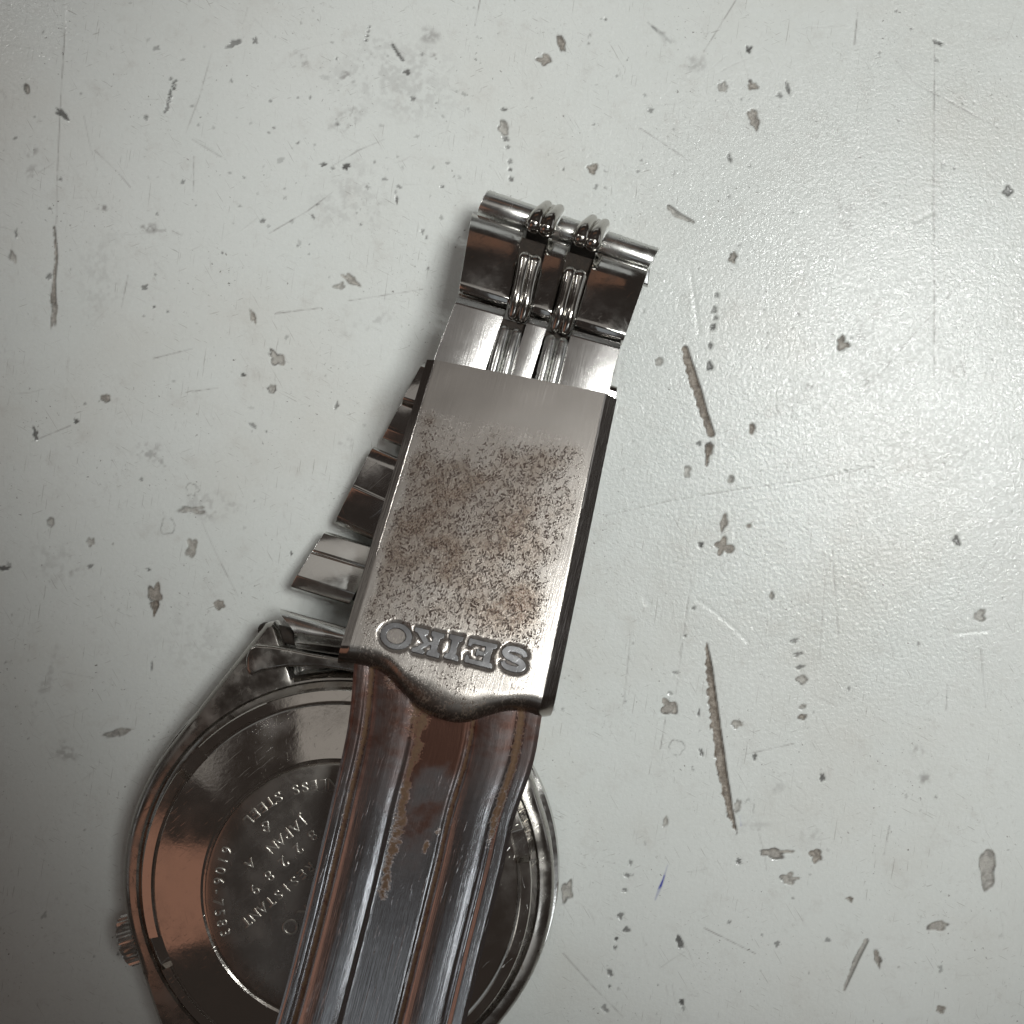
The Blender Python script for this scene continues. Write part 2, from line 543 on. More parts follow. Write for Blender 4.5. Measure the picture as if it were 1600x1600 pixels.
def build_table():
    fine = np.arange(-51, 51.01, 0.112)
    outer = np.array([-900, -500, -300, -180, -110, -80, -65, -57, -53])
    ax = np.concatenate([outer, fine, -outer[::-1]])
    nx = len(ax)
    X, Y = np.meshgrid(ax, ax)
    Z = np.zeros_like(X)
    chip = np.zeros_like(X)
    mark = np.zeros_like(X)
    smud = np.zeros_like(X)
    ink = np.zeros_like(X)
    i0 = len(outer)
    nz = fbm(X, Y, 0.9, 5, 3)
    nz2 = fbm(X, Y, 0.35, 9, 2)

    def win(px, py, rad):
        x, y = (px - 800) / S17, (800 - py) / S17
        a = np.searchsorted(ax, x - rad)
        b = np.searchsorted(ax, x + rad)
        c_ = np.searchsorted(ax, y - rad)
        d = np.searchsorted(ax, y + rad)
        return slice(c_, d), slice(a, b), x, y

    def blob(px, py, rx, ry, rot=0, kind='chip', irr=0.28, k=1.0, depth=0.18, rim=0.8):
        """rx, ry in photo px; rot degrees clockwise in the photo"""
        if kind == 'chip':
            rx, ry = rx * 0.86, ry * 0.88
        rx, ry = rx / S17, ry / S17
        sy, sx, x, y = win(px, py, max(rx, ry) * 1.7 + 0.4)
        u, v = X[sy, sx] - x, Y[sy, sx] - y
        ca, sa = math.cos(-R(rot)), math.sin(-R(rot))
        uu, vv = (u * ca + v * sa), (-u * sa + v * ca)
        th = np.arctan2(vv / ry, uu / rx)
        q = np.sqrt((uu / rx) ** 2 + (vv / ry) ** 2)
        ph = RNG.rand(5) * 6.28
        am = RNG.rand(5) * np.array([.5, .9, .9, .7, .6])
        edge = 1 + irr * sum(am[j] * np.sin((j + 2) * th + ph[j]) for j in range(5)) * 0.6
        d = (edge - q) * min(rx, ry) + (nz2[sy, sx] - 0.5) * 0.16 * min(1, min(rx, ry) * 2)
        m = sstep(-0.05, 0.06, d)
        if kind == 'chip':
            chip[sy, sx] = np.maximum(chip[sy, sx], m * k)
            Z[sy, sx] -= depth * sstep(-0.03, 0.12, d) * (0.7 + 0.6 * nz[sy, sx])
            e = np.exp(-((d - 0.03) / 0.075) ** 2) * sstep(0.36, 0.62, nz[sy, sx] + 0.10 * (-u - v) / max(rx, ry))
            mark[sy, sx] = np.maximum(mark[sy, sx], e * rim * 0.75)
            inn = sstep(0.55, 0.7, nz2[sy, sx]) * m * 0.25
            mark[sy, sx] = np.maximum(mark[sy, sx], inn)
        elif kind == 'dark':
            mark[sy, sx] = np.maximum(mark[sy, sx], m * k * (0.65 + 0.35 * nz[sy, sx]))
            Z[sy, sx] -= depth * 0.5 * m
        elif kind == 'smudge':
            m2 = sstep(-0.5, 0.6, d / min(rx, ry)) * sstep(0.42, 0.66, nz2[sy, sx] * 0.5 + nz[sy, sx] * 0.5)
            smud[sy, sx] = np.maximum(smud[sy, sx], m2 * k)
        elif kind == 'ring':
            e = np.exp(-((d) / 0.06) ** 2) * sstep(0.3, 0.6, nz[sy, sx])
            mark[sy, sx] = np.maximum(mark[sy, sx], e * k)

    def stroke(pts, wd, kind='chip', k=1.0, depth=0.12, ragged=0.5, rim=0.8):
        """pts: photo px polyline, wd: half widths in px at its points"""
        pts = np.asarray(pts, float)
        if np.isscalar(wd):
            wd = [wd] * len(pts)
        c_ = pts.mean(0)
        rad = np.abs(pts - c_).max() / S17 + 1.2
        sy, sx, _, _ = win(c_[0], c_[1], rad)
        u, v = X[sy, sx], Y[sy, sx]
        best = np.full(u.shape, -9.0)
        side = np.zeros(u.shape)
        for i in range(len(pts) - 1):
            ax_, ay = (pts[i, 0] - 800) / S17, (800 - pts[i, 1]) / S17
            bx, by = (pts[i + 1, 0] - 800) / S17, (800 - pts[i + 1, 1]) / S17
            dx, dy = bx - ax_, by - ay
            L2 = dx * dx + dy * dy
            t = np.clip(((u - ax_) * dx + (v - ay) * dy) / L2, 0, 1)
            dist = np.hypot(u - ax_ - t * dx, v - ay - t * dy)
            w = (wd[i] * (1 - t) + wd[i + 1] * t) / S17
            sd = w - dist
            up = sd > best
            side = np.where(up, ((u - ax_) * dy - (v - ay) * dx) / math.sqrt(L2), side)
            best = np.where(up, sd, best)
        wm = max(wd) / S17
        if kind == 'chip':
            d = best + (nz2[sy, sx] - 0.5) * ragged * wm * (1.0 + 0.8 * np.sign(side))
            m = sstep(-0.05, 0.06, d)
            chip[sy, sx] = np.maximum(chip[sy, sx], m * k)
            Z[sy, sx] -= depth * sstep(-0.03, 0.2, d) * (0.7 + 0.6 * nz[sy, sx])
            e = np.exp(-((d - 0.02) / 0.075) ** 2) * sstep(0.30, 0.6, nz[sy, sx] + 0.15 * np.sign(-side))
            mark[sy, sx] = np.maximum(mark[sy, sx], e * rim * 0.75)
            ink_ = sstep(0.58, 0.75, nz2[sy, sx]) * m * 0.3
            mark[sy, sx] = np.maximum(mark[sy, sx], ink_)
        else:
            cov = np.clip((best + 0.056) / 0.112, 0, 1) * min(1.0, wm / 0.056 + 0.25)
            cov = cov * (0.35 + 0.65 * sstep(0.40, 0.58, nz[sy, sx]))
            tgt = {'dark': mark, 'hair': smud, 'ink': ink}.get(kind)
            if tgt is not None:
                tgt[sy, sx] = np.maximum(tgt[sy, sx], cov * k)
            if kind == 'dent':
                Z[sy, sx] -= depth * sstep(-0.15, 0.25, best)
            else:
                Z[sy, sx] -= 0.02 * cov

    B, T = blob, stroke
    # two long gouges to the right of the clasp
    T([(1070, 545), (1078, 575), (1090, 612), (1100, 645), (1112, 678)], [5, 7, 7, 6, 5], k=1)
    T([(1104, 1006), (1108, 1040), (1113, 1090), (1121, 1150), (1129, 1210), (1139, 1262), (1151, 1302)], [1.5, 5, 7, 7.5, 8, 6, 1], k=1, depth=0.2)
    B(1152, 1260, 6, 12, 10, k=0.5)
    for a in [(42, 139, 5, 9, -15), (20, 402, 6, 11, -25), (530, 447, 10, 6, -15), (548, 437, 17, 7, 35), (395, 495, 5, 12, -20),
              (433, 560, 18, 9, 40), (165, 622, 9, 7, 10), (300, 797, 24, 6, 3), (787, 200, 9, 13, -10), (877, 67, 7, 14, -18),
              (851, 93, 13, 9, 5), (1129, 136, 9, 8, -20), (1176, 134, 10, 7, 30), (1178, 185, 9, 18, -12), (926, 263, 9, 9, 0),
              (1145, 403, 6, 10, 0), (1108, 702, 7, 13, 12), (1074, 737, 6, 11, 10), (1142, 749, 5, 8, 20), (1316, 537, 9, 12, -25),
              (1175, 670, 5, 11, 0), (1131, 816, 6, 15, 12), (1131, 854, 14, 14, 0), (1170, 822, 5, 4, 0), (1046, 1105, 14, 14, 0),
              (1151, 1131, 10, 7, 5), (1531, 962, 11, 10, 20), (1253, 1062, 10, 8, 0), (1254, 1104, 7, 4, -20), (1254, 1120, 8, 5, -10),
              (1210, 1333, 26, 8, 2), (1275, 1337, 11, 12, 0), (1233, 1373, 15, 10, 0), (1040, 1284, 5, 9, 5), (886, 1393, 10, 19, 5),
              (1543, 1358, 15, 36, -3), (1465, 1447, 20, 8, -8), (1371, 1497, 6, 14, -15), (1470, 1577, 9, 7, 0), (242, 930, 12, 20, -4),
              (299, 857, 10, 17, 5), (342, 945, 10, 9, 0), (183, 1145, 26, 6, -13), (79, 816, 7, 8, 0), (141, 847, 7, 8, 0),
              (1328, 1405, 6, 4, 20), (1206, 931, 4, 7, 0), (425, 608, 8, 7, 30), (84, 488, 6, 26, 2), (1030, 565, 7, 8, 0)]:
        B(*a, k=random.uniform(0.5, 0.95), irr=random.uniform(.25, .5), rim=random.uniform(.25, .9))
    T([(242, 945), (241, 962)], [7, 1])
    T([(85, 355), (88, 400), (84, 440), (83, 470)], [1.2, 2.5, 3, 5], k=0.8)
    T([(1045, 323), (1060, 337), (1083, 347)], [3, 5, 2], k=0.55)
    T([(1353, 1470), (1338, 1500), (1319, 1546)], [4, 4, 2], k=0.6)
    T([(1104, 726), (1108, 700)], [2, 5])
    # black nicks
    for a in [(97, 178, 12, 5, 42), (366, 68, 12, 5, -25), (228, 184, 4, 4, 0), (380, 586, 4, 3, 0), (526, 634, 3, 6, 20), (395, 665, 7, 3, 40),
              (636, 113, 5, 4, 0), (1218, 149, 5, 4, 10), (1231, 138, 3, 10, -15), (1170, 77, 4, 6, 0), (1465, 67, 8, 3, 20), (1575, 299, 7, 8, 0),
              (1120, 461, 3, 4, 0), (1116, 484, 4, 5, 30), (1118, 497, 3, 4, 30), (1114, 511, 4, 5, 30), (1110, 540, 3, 5, 0), (1109, 572, 5, 7, 0), (1140, 247, 3, 7, -10),
              (1092, 693, 4, 4, 0), (1495, 845, 5, 8, -25), (1095, 851, 4, 4, 0), (1092, 1115, 2, 5, 0), (1179, 1183, 3, 5, 10), (1285, 1215, 4, 6, 0),
              (1096, 1176, 3, 6, -20), (1240, 1001, 6, 3, -15), (1247, 1022, 7, 3, -15), (1250, 1042, 7, 3, -10), (1055, 1051, 5, 2, 0), (1047, 1083, 4, 2, 30),
              (237, 1041, 2, 7, 5), (141, 885, 5, 3, -20), (232, 890, 4, 2, 20), (55, 678, 4, 10, -12), (25, 365, 2, 7, 0), (119, 658, 4, 4, 0),
              (505, 257, 5, 3, 0), (541, 260, 7, 5, 0), (520, 263, 3, 2, 0), (77, 432, 4, 6, 30), (985, 1348, 3, 4, 0), (980, 1368, 5, 3, 10), (976, 1391, 4, 3, 0), (969, 1431, 4, 6, 0),
              (979, 1453, 6, 4, 0), (963, 1467, 3, 3, 0), (961, 1481, 3, 3, 0), (953, 1520, 4, 6, -30), (952, 1541, 2, 3, 0), (945, 1576, 4, 7, -30), (1062, 1472, 5, 12, -22),
              (1065, 1566, 4, 5, 0), (1154, 1346, 4, 4, 0), (241, 480, 2, 2, 0), (262, 487, 2, 2, 0), (220, 749, 3, 3, 0), (347, 395, 2, 2, 0), (526, 92, 2, 2, 0),
              (455, 865, 2, 3, 0), (946, 30, 2, 2, 0), (1400, 17, 2, 2, 0), (410, 345, 5, 3, -20), (5, 888, 10, 4, 0), (787, 171, 5, 3, 0), (790, 217, 5, 4, 0), (793, 230, 4, 3, 0),
              (797, 252, 4, 4, 0), (797, 265, 3, 3, 0), (799, 280, 4, 4, 0), (660, 362, 3, 4, 0), (666, 371, 2, 3, 0), (620, 312, 2, 6, 0), (691, 292, 3, 2, 0), (1084, 950, 3, 3, 0), (1071, 994, 2, 2, 0)]:
        B(*a, kind='dark', k=random.uniform(0.65, 1.0), irr=0.45)
    for j in range(8):
        B(613 + j * 2.3, 70 + j * 3.4, 3.2, 2.0, 10, kind='dark', k=0.9)
    for j in range(4):
        B(577 - j * 1.5, 42 + j * 7, 3.0, 2.0, 0, kind='dark', k=0.8)
    for j in range(26):
        t = j / 25
        B(271 - 14 * t ** 1.6 + random.uniform(-5, 5) * (1 - t * .6), 122 + 54 * t, 2.4, 1.7, 30, kind='dark', k=0.85)
    T([(1012, 35), (1030, 50), (1048, 66)], [1, 3, 2], kind='dark', k=0.7)
    for a in [(1040, 58, 14, 8, 40, .6), (47, 235, 11, 8, 0, .9), (50, 270, 10, 12, 0, .5), (235, 357, 13, 7, 10, 1), (262, 362, 20, 3, 8, .5), (240, 710, 30, 15, 18, .6),
              (545, 120, 14, 9, 0, .9), (470, 96, 16, 12, 30, .6), (672, 56, 14, 12, 0, .7), (680, 92, 8, 8, 0, .9), (545, 185, 26, 14, -30, .55), (163, 325, 10, 4, 0, 1),
              (1088, 100, 16, 12, 10, .5), (105, 1175, 20, 14, 0, .55), (120, 893, 22, 6, -15, .5), (1265, 1305, 14, 10, 0, .35), (1433, 1175, 10, 8, -30, .7), (1445, 1215, 9, 8, 0, .8),
              (1345, 525, 6, 24, -10, .6), (1390, 555, 5, 12, 0, .8), (1320, 335, 16, 30, -35, .35), (1265, 605, 6, 8, 0, .7), (550, 310, 60, 50, 0, .25), (160, 430, 40, 60, 0, .2),
              (620, 120, 90, 60, 20, .3), (330, 790, 40, 20, 0, .4), (10, 545, 12, 4, 0, .9), (1175, 1290, 24, 10, 0, .3), (300, 1000, 60, 40, 0, .2), (90, 880, 40, 30, 0, .25), (70, 1070, 9, 60, 18, .35),
              (540, 690, 14, 10, 0, .4), (575, 505, 40, 10, -20, .35), (1215, 1230, 10, 10, 0, .3), (1500, 520, 60, 40, 0, .12), (1380, 545, 60, 50, 0, .12), (1420, 760, 80, 40, 0, .1)]:
        B(a[0], a[1], a[2], a[3], a[4], kind='smudge', k=a[5] * 0.75)
    B(1057, 1168, 12, 12, 0, kind='ring', k=0.5)
    B(1168, 1265, 10, 14, 0, kind='ring', k=0.35)
    B(300, 765, 9, 9, 0, kind='ring', k=0.4)
    B(262, 822, 10, 14, 0, kind='ring', k=0.5)
    T([(1043, 1352), (1036, 1375), (1030, 1390), (1024, 1405)], [0.6, 1.2, 2.4, 1.0], kind='ink', k=1.0)
    T([(1156, 1275), (1158, 1290)], [1.2, 1.2], kind='ink', k=0.35)
    # hair scratches seen in the photo
    for p in [[(102, 40), (95, 150), (90, 260), (88, 350)], [(330, 85), (312, 150), (291, 206)], [(303, 245), (302, 300)], [(148, 235), (185, 270), (203, 292)],
              [(300, 218), (345, 245)], [(430, 490), (502, 481)], [(945, 806), (1050, 782), (1160, 764), (1250, 752)], [(1250, 752), (1365, 730)],
              [(1460, 60), (1459, 300), (1461, 640)], [(1510, 432), (1430, 520), (1350, 612)], [(1238, 615), (1236, 655)], [(315, 815), (340, 870), (372, 932)],
              [(880, 1490), (925, 1540), (975, 1590)], [(1290, 890), (1280, 1030)], [(1532, 1015), (1540, 1105)], [(1480, 1070), (1478, 1110)], [(1390, 1290), (1381, 1335)],
              [(1080, 900), (1055, 1090)], [(1040, 1120), (1032, 1170)], [(1160, 1180), (1240, 1162)], [(1270, 1085), (1310, 1105)], [(1150, 0), (1100, 80)], [(1340, 20), (1335, 70)],
              [(1000, 200), (1075, 250)], [(1400, 95), (1430, 130), (1560, 200)], [(985, 990), (975, 1100)], [(200, 430), (190, 480)], [(420, 365), (480, 330), (520, 300)],
              [(545, 470), (660, 452)], [(515, 262), (560, 235), (600, 218)], [(50, 690), (110, 665)], [(240, 560), (300, 545)], [(300, 612), (340, 606)], [(750, 0), (742, 40)],
              [(1500, 560), (1510, 590)], [(1300, 860), (1310, 1000)], [(1560, 840), (1530, 900)], [(1100, 1450), (1180, 1490)]]:
        T(p, 0.7, kind='hair', k=random.uniform(0.5, 0.95))
    for p, w in [([(1092, 938), (1140, 975), (1168, 1003)], 3), ([(1490, 990), (1546, 985)], 2.5), ([(1008, 935), (1012, 942)], 6), ([(360, 366), (448, 326)], 3),
                 ([(1430, 346), (1460, 330)], 4), ([(1080, 430), (1092, 520)], 3), ([(300, 218), (350, 250)], 4), ([(101, 0), (100, 180)], 2)]:
        T(p, w, kind='dent', depth=0.025)
    # countless small nicks and hairlines
    for _ in range(340):
        x, y = random.uniform(-10, 1610), random.uniform(-10, 1610)
        if random.random() < 0.4:
            x, y = random.gauss(560, 260), random.gauss(200, 170)
        s = random.uniform(0.8, 2.6) * (1.6 if random.random() < 0.12 else 1)
        if -15 < x < 1615 and -15 < y < 1615:
            B(x, y, s * random.uniform(0.7, 2.0), s, random.uniform(0, 180), kind='dark', k=random.uniform(0.2, 0.75), irr=0.5, depth=0.03)
    for _ in range(380):
        x, y = random.uniform(0, 1600), random.uniform(0, 1600)
        a = random.choice([random.gauss(80, 14), random.gauss(-30, 25), random.uniform(0, 180)])
        L = random.choice([8, 14, 22, 40, 70]) * random.uniform(0.6, 1.3)
        dx, dy = math.cos(R(a)) * L, math.sin(R(a)) * L
        T([(x - dx / 2, y - dy / 2), (x + random.uniform(-2, 2), y + random.uniform(-2, 2)), (x + dx / 2, y + dy / 2)], 0.5, kind='hair', k=random.uniform(0.12, 0.5))

    n = nx * nx
    me = bpy.data.meshes.new("tabletop")
    co = np.stack([X, Y, Z], -1).reshape(-1, 3) * MM
    thick = -25.0
    # rim skirt so that the top is a slab
    ringi = np.concatenate([np.arange(nx), nx * np.arange(1, nx) + nx - 1, nx * (nx - 1) + np.arange(nx - 2, -1, -1), nx * np.arange(nx - 2, 0, -1)])
    low = co[ringi].copy()
    low[:, 2] = thick * MM
    allv = np.concatenate([co, low]).astype(np.float32)
    ii, jj = np.meshgrid(np.arange(nx - 1), np.arange(nx - 1), indexing='ij')
    a = (ii * nx + jj).ravel()
    q = np.stack([a, a + 1, a + nx + 1, a + nx], -1)
    k = len(ringi)
    s0 = np.arange(k)
    s1 = (s0 + 1) % k
    q2 = np.stack([ringi[s0], n + s0, n + s1, ringi[s1]], -1)
    quads = np.concatenate([q, q2]).astype(np.int32)
    me.vertices.add(len(allv))
    me.vertices.foreach_set("co", allv.ravel())
    me.loops.add(quads.size)
    me.loops.foreach_set("vertex_index", quads.ravel())
    me.polygons.add(len(quads))
    me.polygons.foreach_set("loop_start", np.arange(0, quads.size, 4, dtype=np.int32))
    me.update(calc_edges=True)
    z = np.zeros(k)
    for nm, arr in (("chip", chip), ("mark", np.clip(mark, 0, 1)), ("smudge", np.clip(smud, 0, 1)), ("ink", ink)):
        at = me.attributes.new(nm, 'FLOAT', 'POINT')
        at.data.foreach_set("value", np.concatenate([arr.ravel(), z]).astype(np.float32))
    me.polygons.foreach_set("use_smooth", np.ones(len(quads), bool))
    me.materials.append(M_table)
    o = bpy.data.objects.new("tabletop", me)
    o["kind"] = "structure"
    o["label"] = "worn white laminate tabletop with chips, gouges and scratches"
    COL.objects.link(o)


build_table()

# ------------------------------------------------------------------ wristwatch
C0 = np.array([-15.15, -32.2, 0.0])         # middle of the case on the table
watch = bpy.data.objects.new("wristwatch", None)
watch.location = Vector(C0) * MM
watch.empty_display_size = 0.01
watch["label"] = "scratched steel wristwatch lying face down with its rusty folding clasp across the case back"
watch["category"] = "watch"
COL.objects.link(watch)
ROOT[0], ROOT[1] = watch, C0
AX = R(10)
ER = np.array([math.cos(AX), -math.sin(AX), 0.0])
EV = np.array([math.sin(AX), math.cos(AX), 0.0])
EN = np.array([0.0, 0.0, 1.0])
BAS = (ER, EV, EN)


def LW(u, v, z):
    return C0 + ER * u + EV * v + EN * z


# --- case: outline with four lugs
def case_outline():
    R0 = 18.9
    tip_a, tip_r = R(26), 23.4
    ta = math.acos(R0 / tip_r)              # tangent from the lug tip to the round case
    pts = []
    quarter = []
    # from 12 o'clock (angle 0 = +v, positive to +u)
    base_r = 18.3
    for a in np.linspace(0, 22.4, 8):
        quarter.append((base_r, R(a)))
    lug_in_tip = (math.hypot(9.0, 20.6), math.atan2(9.0, 20.6))
    for t in np.linspace(0.08, 1, 5):
        quarter.append((base_r + (lug_in_tip[0] - base_r) * t, R(22.4) + (lug_in_tip[1] - R(22.4)) * t))
    quarter.append((tip_r * 0.995, tip_a - R(1.6)))
    tp = (tip_r * math.sin(tip_a), tip_r * math.cos(tip_a))
    tg = (R0 * math.sin(tip_a + ta), R0 * math.cos(tip_a + ta))
    for t in np.linspace(0.01, 1, 12):
        x, y = tp[0] + (tg[0] - tp[0]) * t, tp[1] + (tg[1] - tp[1]) * t
        quarter.append((math.hypot(x, y), math.atan2(x, y)))
    for a in np.linspace(tip_a + ta, math.pi / 2, 8)[1:]:
        quarter.append((R0, a))
    full = list(quarter)
    full += [(r, math.pi - a) for r, a in quarter[::-1][1:]]
    full += [(r, math.pi + a) for r, a in quarter[1:]]
    full += [(r, 2 * math.pi - a) for r, a in quarter[::-1][1:-1]]
    return np.array([(r * math.sin(a), r * math.cos(a)) for r, a in full])


def build_case():
    o = case_outline()
    n = len(o)
    # inset direction: scale about the nearest circle is good enough
    d = o / np.linalg.norm(o, axis=1)[:, None]
    nrm = []
    for i in range(n):
        t = o[(i + 1) % n] - o[i - 1]
        t /= np.linalg.norm(t)
        nrm.append((-t[1], t[0]))
    nrm = np.array(nrm)
    sgn = np.sign((nrm * d).sum(1))
    sgn[sgn == 0] = 1
    nrm *= sgn[:, None]
    rr = np.linalg.norm(o, axis=1)
    lug = sstep(19.2, 22.5, rr)
    rings = []
    for ins, z, dz in [(0.9, 2.4, 0), (0.25, 2.5, 0), (0.0, 2.9, 0), (0.0, 5.4, -0.5), (0.12, 5.75, -0.6), (0.42, 6.05, -0.6)]:
        p = o - nrm * ins
        rings.append((p, z + dz * lug))
    inner = [(18.05, 6.25), (17.6, 6.3), (17.42, 6.1), (17.35, 5.5), (16.7, 5.4)]
    for r, z in inner:
        lim = np.minimum(r, rr - 0.55) if r > 17.9 else np.full(n, r)
        rings.append((d * lim[:, None], np.full(n, z)))
    vs, fs = [], []
    for p, z in rings:
        for (u, v), zz in zip(p, np.broadcast_to(z, (n,))):
            vs.append(LW(u, v, zz))
    for k in range(len(rings) - 1):
        for i in range(n):
            j = (i + 1) % n
            fs.append((k * n + i, k * n + j, (k + 1) * n + j, (k + 1) * n + i))
    fs.append(tuple(range(n)))
    return mesh_obj("case", vs, fs, M_dirty, watch, 28)


case = build_case()
# polished bezel and glass, on the table side
v, f = lathe([(15.0, 0.9), (18.2, 0.75), (19.15, 1.15), (19.45, 1.75), (19.3, 2.35), (18.2, 2.5)], C0, BAS, 160)
mesh_obj("bezel", v, f, M_polish, case, 30)
v, f = lathe([(0.01, 0.02), (8, 0.10), (13, 0.35), (15.6, 0.85), (15.6, 1.3)], C0, BAS, 96)
mesh_obj("crystal", v, f, M_glass, case, 40)


def build_back():
    n, prof = 360, [(16.86, 5.3), (16.86, 7.2), (16.78, 7.32), (15.95, 7.56), (15.85, 7.44), (15.72, 7.44), (15.6, 7.60), (14.0, 8.22), (12.5, 8.78), (11.3, 9.2), (11.1, 9.1), (10.95, 9.12), (10.8, 9.36), (10.6, 9.41), (9, 9.42), (7, 9.44), (4, 9.45), (1.5, 9.46), (0.02, 9.46)]
    notches = [R(140 + 10), R(201 + 10), R(12 + 10)]
    vs, fs = [], []
    m = len(prof)
    for i in range(n):
        t = 2 * math.pi * i / n
        d = ER * math.cos(t) + EV * math.sin(t)
        hit = any(abs((t - a + math.pi) % (2 * math.pi) - math.pi) < R(4.2) for a in notches)
        for r, z in prof:
            if hit and r > 15.65 and z > 6:
                z = 6.55
            vs.append(C0 + d * r + EN * z)
    for i in range(n):
        k = (i + 1) % n
        for j in range(m - 1):
            fs.append((i * m + j, k * m + j, k * m + j + 1, i * m + j + 1))
    o = mesh_obj("case_back", vs, fs, M_back, watch, 14)
    o.data.materials.append(M_disc)
    for p in o.data.polygons:
        if (p.center * 1000).xy.length < 10.9:
            p.material_index = 1
    return o


back = build_back()


# engraved lettering on the case back
def glyph(ch, size):
    cu = bpy.data.curves.new("glyph", 'FONT')
    cu.body = ch
    cu.align_x = 'CENTER'
    cu.size = size
    cu.extrude = 0.05
    cu.bevel_depth = 0.035
    cu.bevel_resolution = 1
    cu.offset = -0.02
    cu.resolution_u = 4
    o = bpy.data.objects.new("glyph", cu)
    COL.objects.link(o)
    dg = bpy.context.evaluated_depsgraph_get()
    me = bpy.data.meshes.new_from_object(o.evaluated_get(dg))
    v = np.array([tuple(x.co) for x in me.vertices]).reshape(-1, 3)
    f = [tuple(p.vertices) for p in me.polygons]
    bpy.data.objects.remove(o)
    bpy.data.curves.remove(cu)
    bpy.data.meshes.remove(me)
    return v, f


_gc = {}


def put_glyph(out, ch, pos, ang, size, lift=0.0):
    """ang: direction of reading, degrees counter-clockwise from +x of the table; pos is the glyph's middle"""
    if ch == ' ':
        return
    if (ch, size) not in _gc:
        _gc[(ch, size)] = glyph(ch, size)
    v, f = _gc[(ch, size)]
    v = v.copy()
    v[:, 1] -= size * 0.35
    c_, s_ = math.cos(R(ang)), math.sin(R(ang))
    w = np.stack([v[:, 0] * c_ - v[:, 1] * s_ + pos[0], v[:, 0] * s_ + v[:, 1] * c_ + pos[1], v[:, 2] + pos[2] + lift], -1)
    out.append((w, f))


ZB = 9.46


def arc_text(txt, a0, step, rad, size, name):
    out = []
    for i, ch in enumerate(txt):
        a = a0 + step * i
        pos = C0 + np.array([math.cos(R(a)) * rad - 0.25, math.sin(R(a)) * rad - 0.1, ZB])
        put_glyph(out, ch, pos, a + 90, size)
    v, f = join(out)
    mesh_obj(name, v, f, M_engr, back, 40)


def line_text(txt, p0, p1, size, name):
    """first and last glyph's middles in photo px"""
    a, b = P(p0[0], p0[1], ZB), P(p1[0], p1[1], ZB)
    ang = math.degrees(math.atan2(b[1] - a[1], b[0] - a[0]))
    out = []
    for i, ch in enumerate(txt):
        put_glyph(out, ch, a + (b - a) * i / max(1, len(txt) - 1), ang, size)
    v, f = join(out)
    mesh_obj(name, v, f, M_engr, back, 40)


arc_text("STAINLESS STEEL", 93.5 - 5 * 4.95, 4.95, 9.25, 1.25, "lettering")
arc_text("6106-7583", 157.5, 5.4, 9.5, 1.25, "lettering")
line_text("JAPAN", (474, 1283), (425, 1324), 1.3, "lettering")
line_text("A", (391, 1350), (391.01, 1350), 1.15, "lettering") if False else None
out = []
put_glyph(out, "A", P(391, 1350, ZB), 180 + 38, 1.15)
put_glyph(out, "B", P(415, 1292, ZB), 180 + 6, 1.35)
v, f = join(out)
mesh_obj("lettering", v, f, M_engr, back, 40)
line_text("82289", (489, 1306), (398, 1390), 1.35, "lettering")
line_text("WATER RESISTANT", (560, 1292), (385, 1441), 1.2, "lettering")
line_text("SEIKO", (555, 1364), (454, 1449), 1.9, "lettering")

# --- crown at the four o'clock side
def build_crown():
    a = math.atan2(-(1484 - 1381), -(527 - 200))
    d = np.array([math.cos(a), math.sin(a), 0.0])
    t = np.array([-d[1], d[0], 0.0])
    c = C0 + np.array([0, 0, 3.5])
    n = 96
    vs, fs = [], []
    prof = [(18.35, 0.5, 0), (18.4, 1.75, 0), (18.75, 2.15, 1), (20.1, 2.15, 1), (20.35, 1.9, .3), (20.5, 1.4, 0), (20.55, 0.02, 0)]
    m = len(prof)
    for i in range(n):
        w = 2 * math.pi * i / n
        tooth = 0.13 * (1 if (i % 4) < 2 else -1)
        for (x, r, k) in prof:
            rr = r + tooth * k
            vs.append(c + d * x + (t * math.cos(w) + EN * math.sin(w)) * rr)
    for i in range(n):
        k = (i + 1) % n
        for j in range(m - 1):
            fs.append((i * m + j, k * m + j, k * m + j + 1, i * m + j + 1))
    o = mesh_obj("crown", vs, fs, M_bright, watch, 35)
    v, f = tube([c + d * 16.5, c + d * 18.6], [1.1, 1.1], 24)
    mesh_obj("crown_stem", v, f, M_dirt, o)
    return o


build_crown()


# --- bracelet links: bilinear patches between four photo corners at given heights
def bil(c4, a, b):
    A, B, C, D = c4        # near-left, near-right, far-left, far-right
    return (A * (1 - a) + B * a) * (1 - b) + (C * (1 - a) + D * a) * b


def patch_normal(c4):
    A, B, C, D = c4
    n = np.cross(B - A, C - A)
    n /= np.linalg.norm(n)
    return n if n[2] > -0.2 else -n


def plate(name, c4, a0, a1, prof, mat, parent, off=0.07, thick=1.3, n=None):
    """prof: list of (b, height mm) over the plate's length; extruded across a0..a1"""
    if n is None:
        n = patch_normal(c4)
    sec = [(prof[0][0], -thick)] + list(prof) + [(prof[-1][0], -thick)]
    vs = []
    for a in (a0, a1):
        for b, h in sec:
            vs.append(bil(c4, a, b) + n * h)
    m = len(sec)
    fs = [tuple(range(m)), tuple(range(2 * m - 1, m - 1, -1))]
    for i in range(m):
        j = (i + 1) % m
        fs.append((i, j, m + j, m + i))
    return bevelled(name, vs, fs, mat, parent, off)


FR = (0.0, 0.295, 0.435, 0.555, 0.70, 1.0)


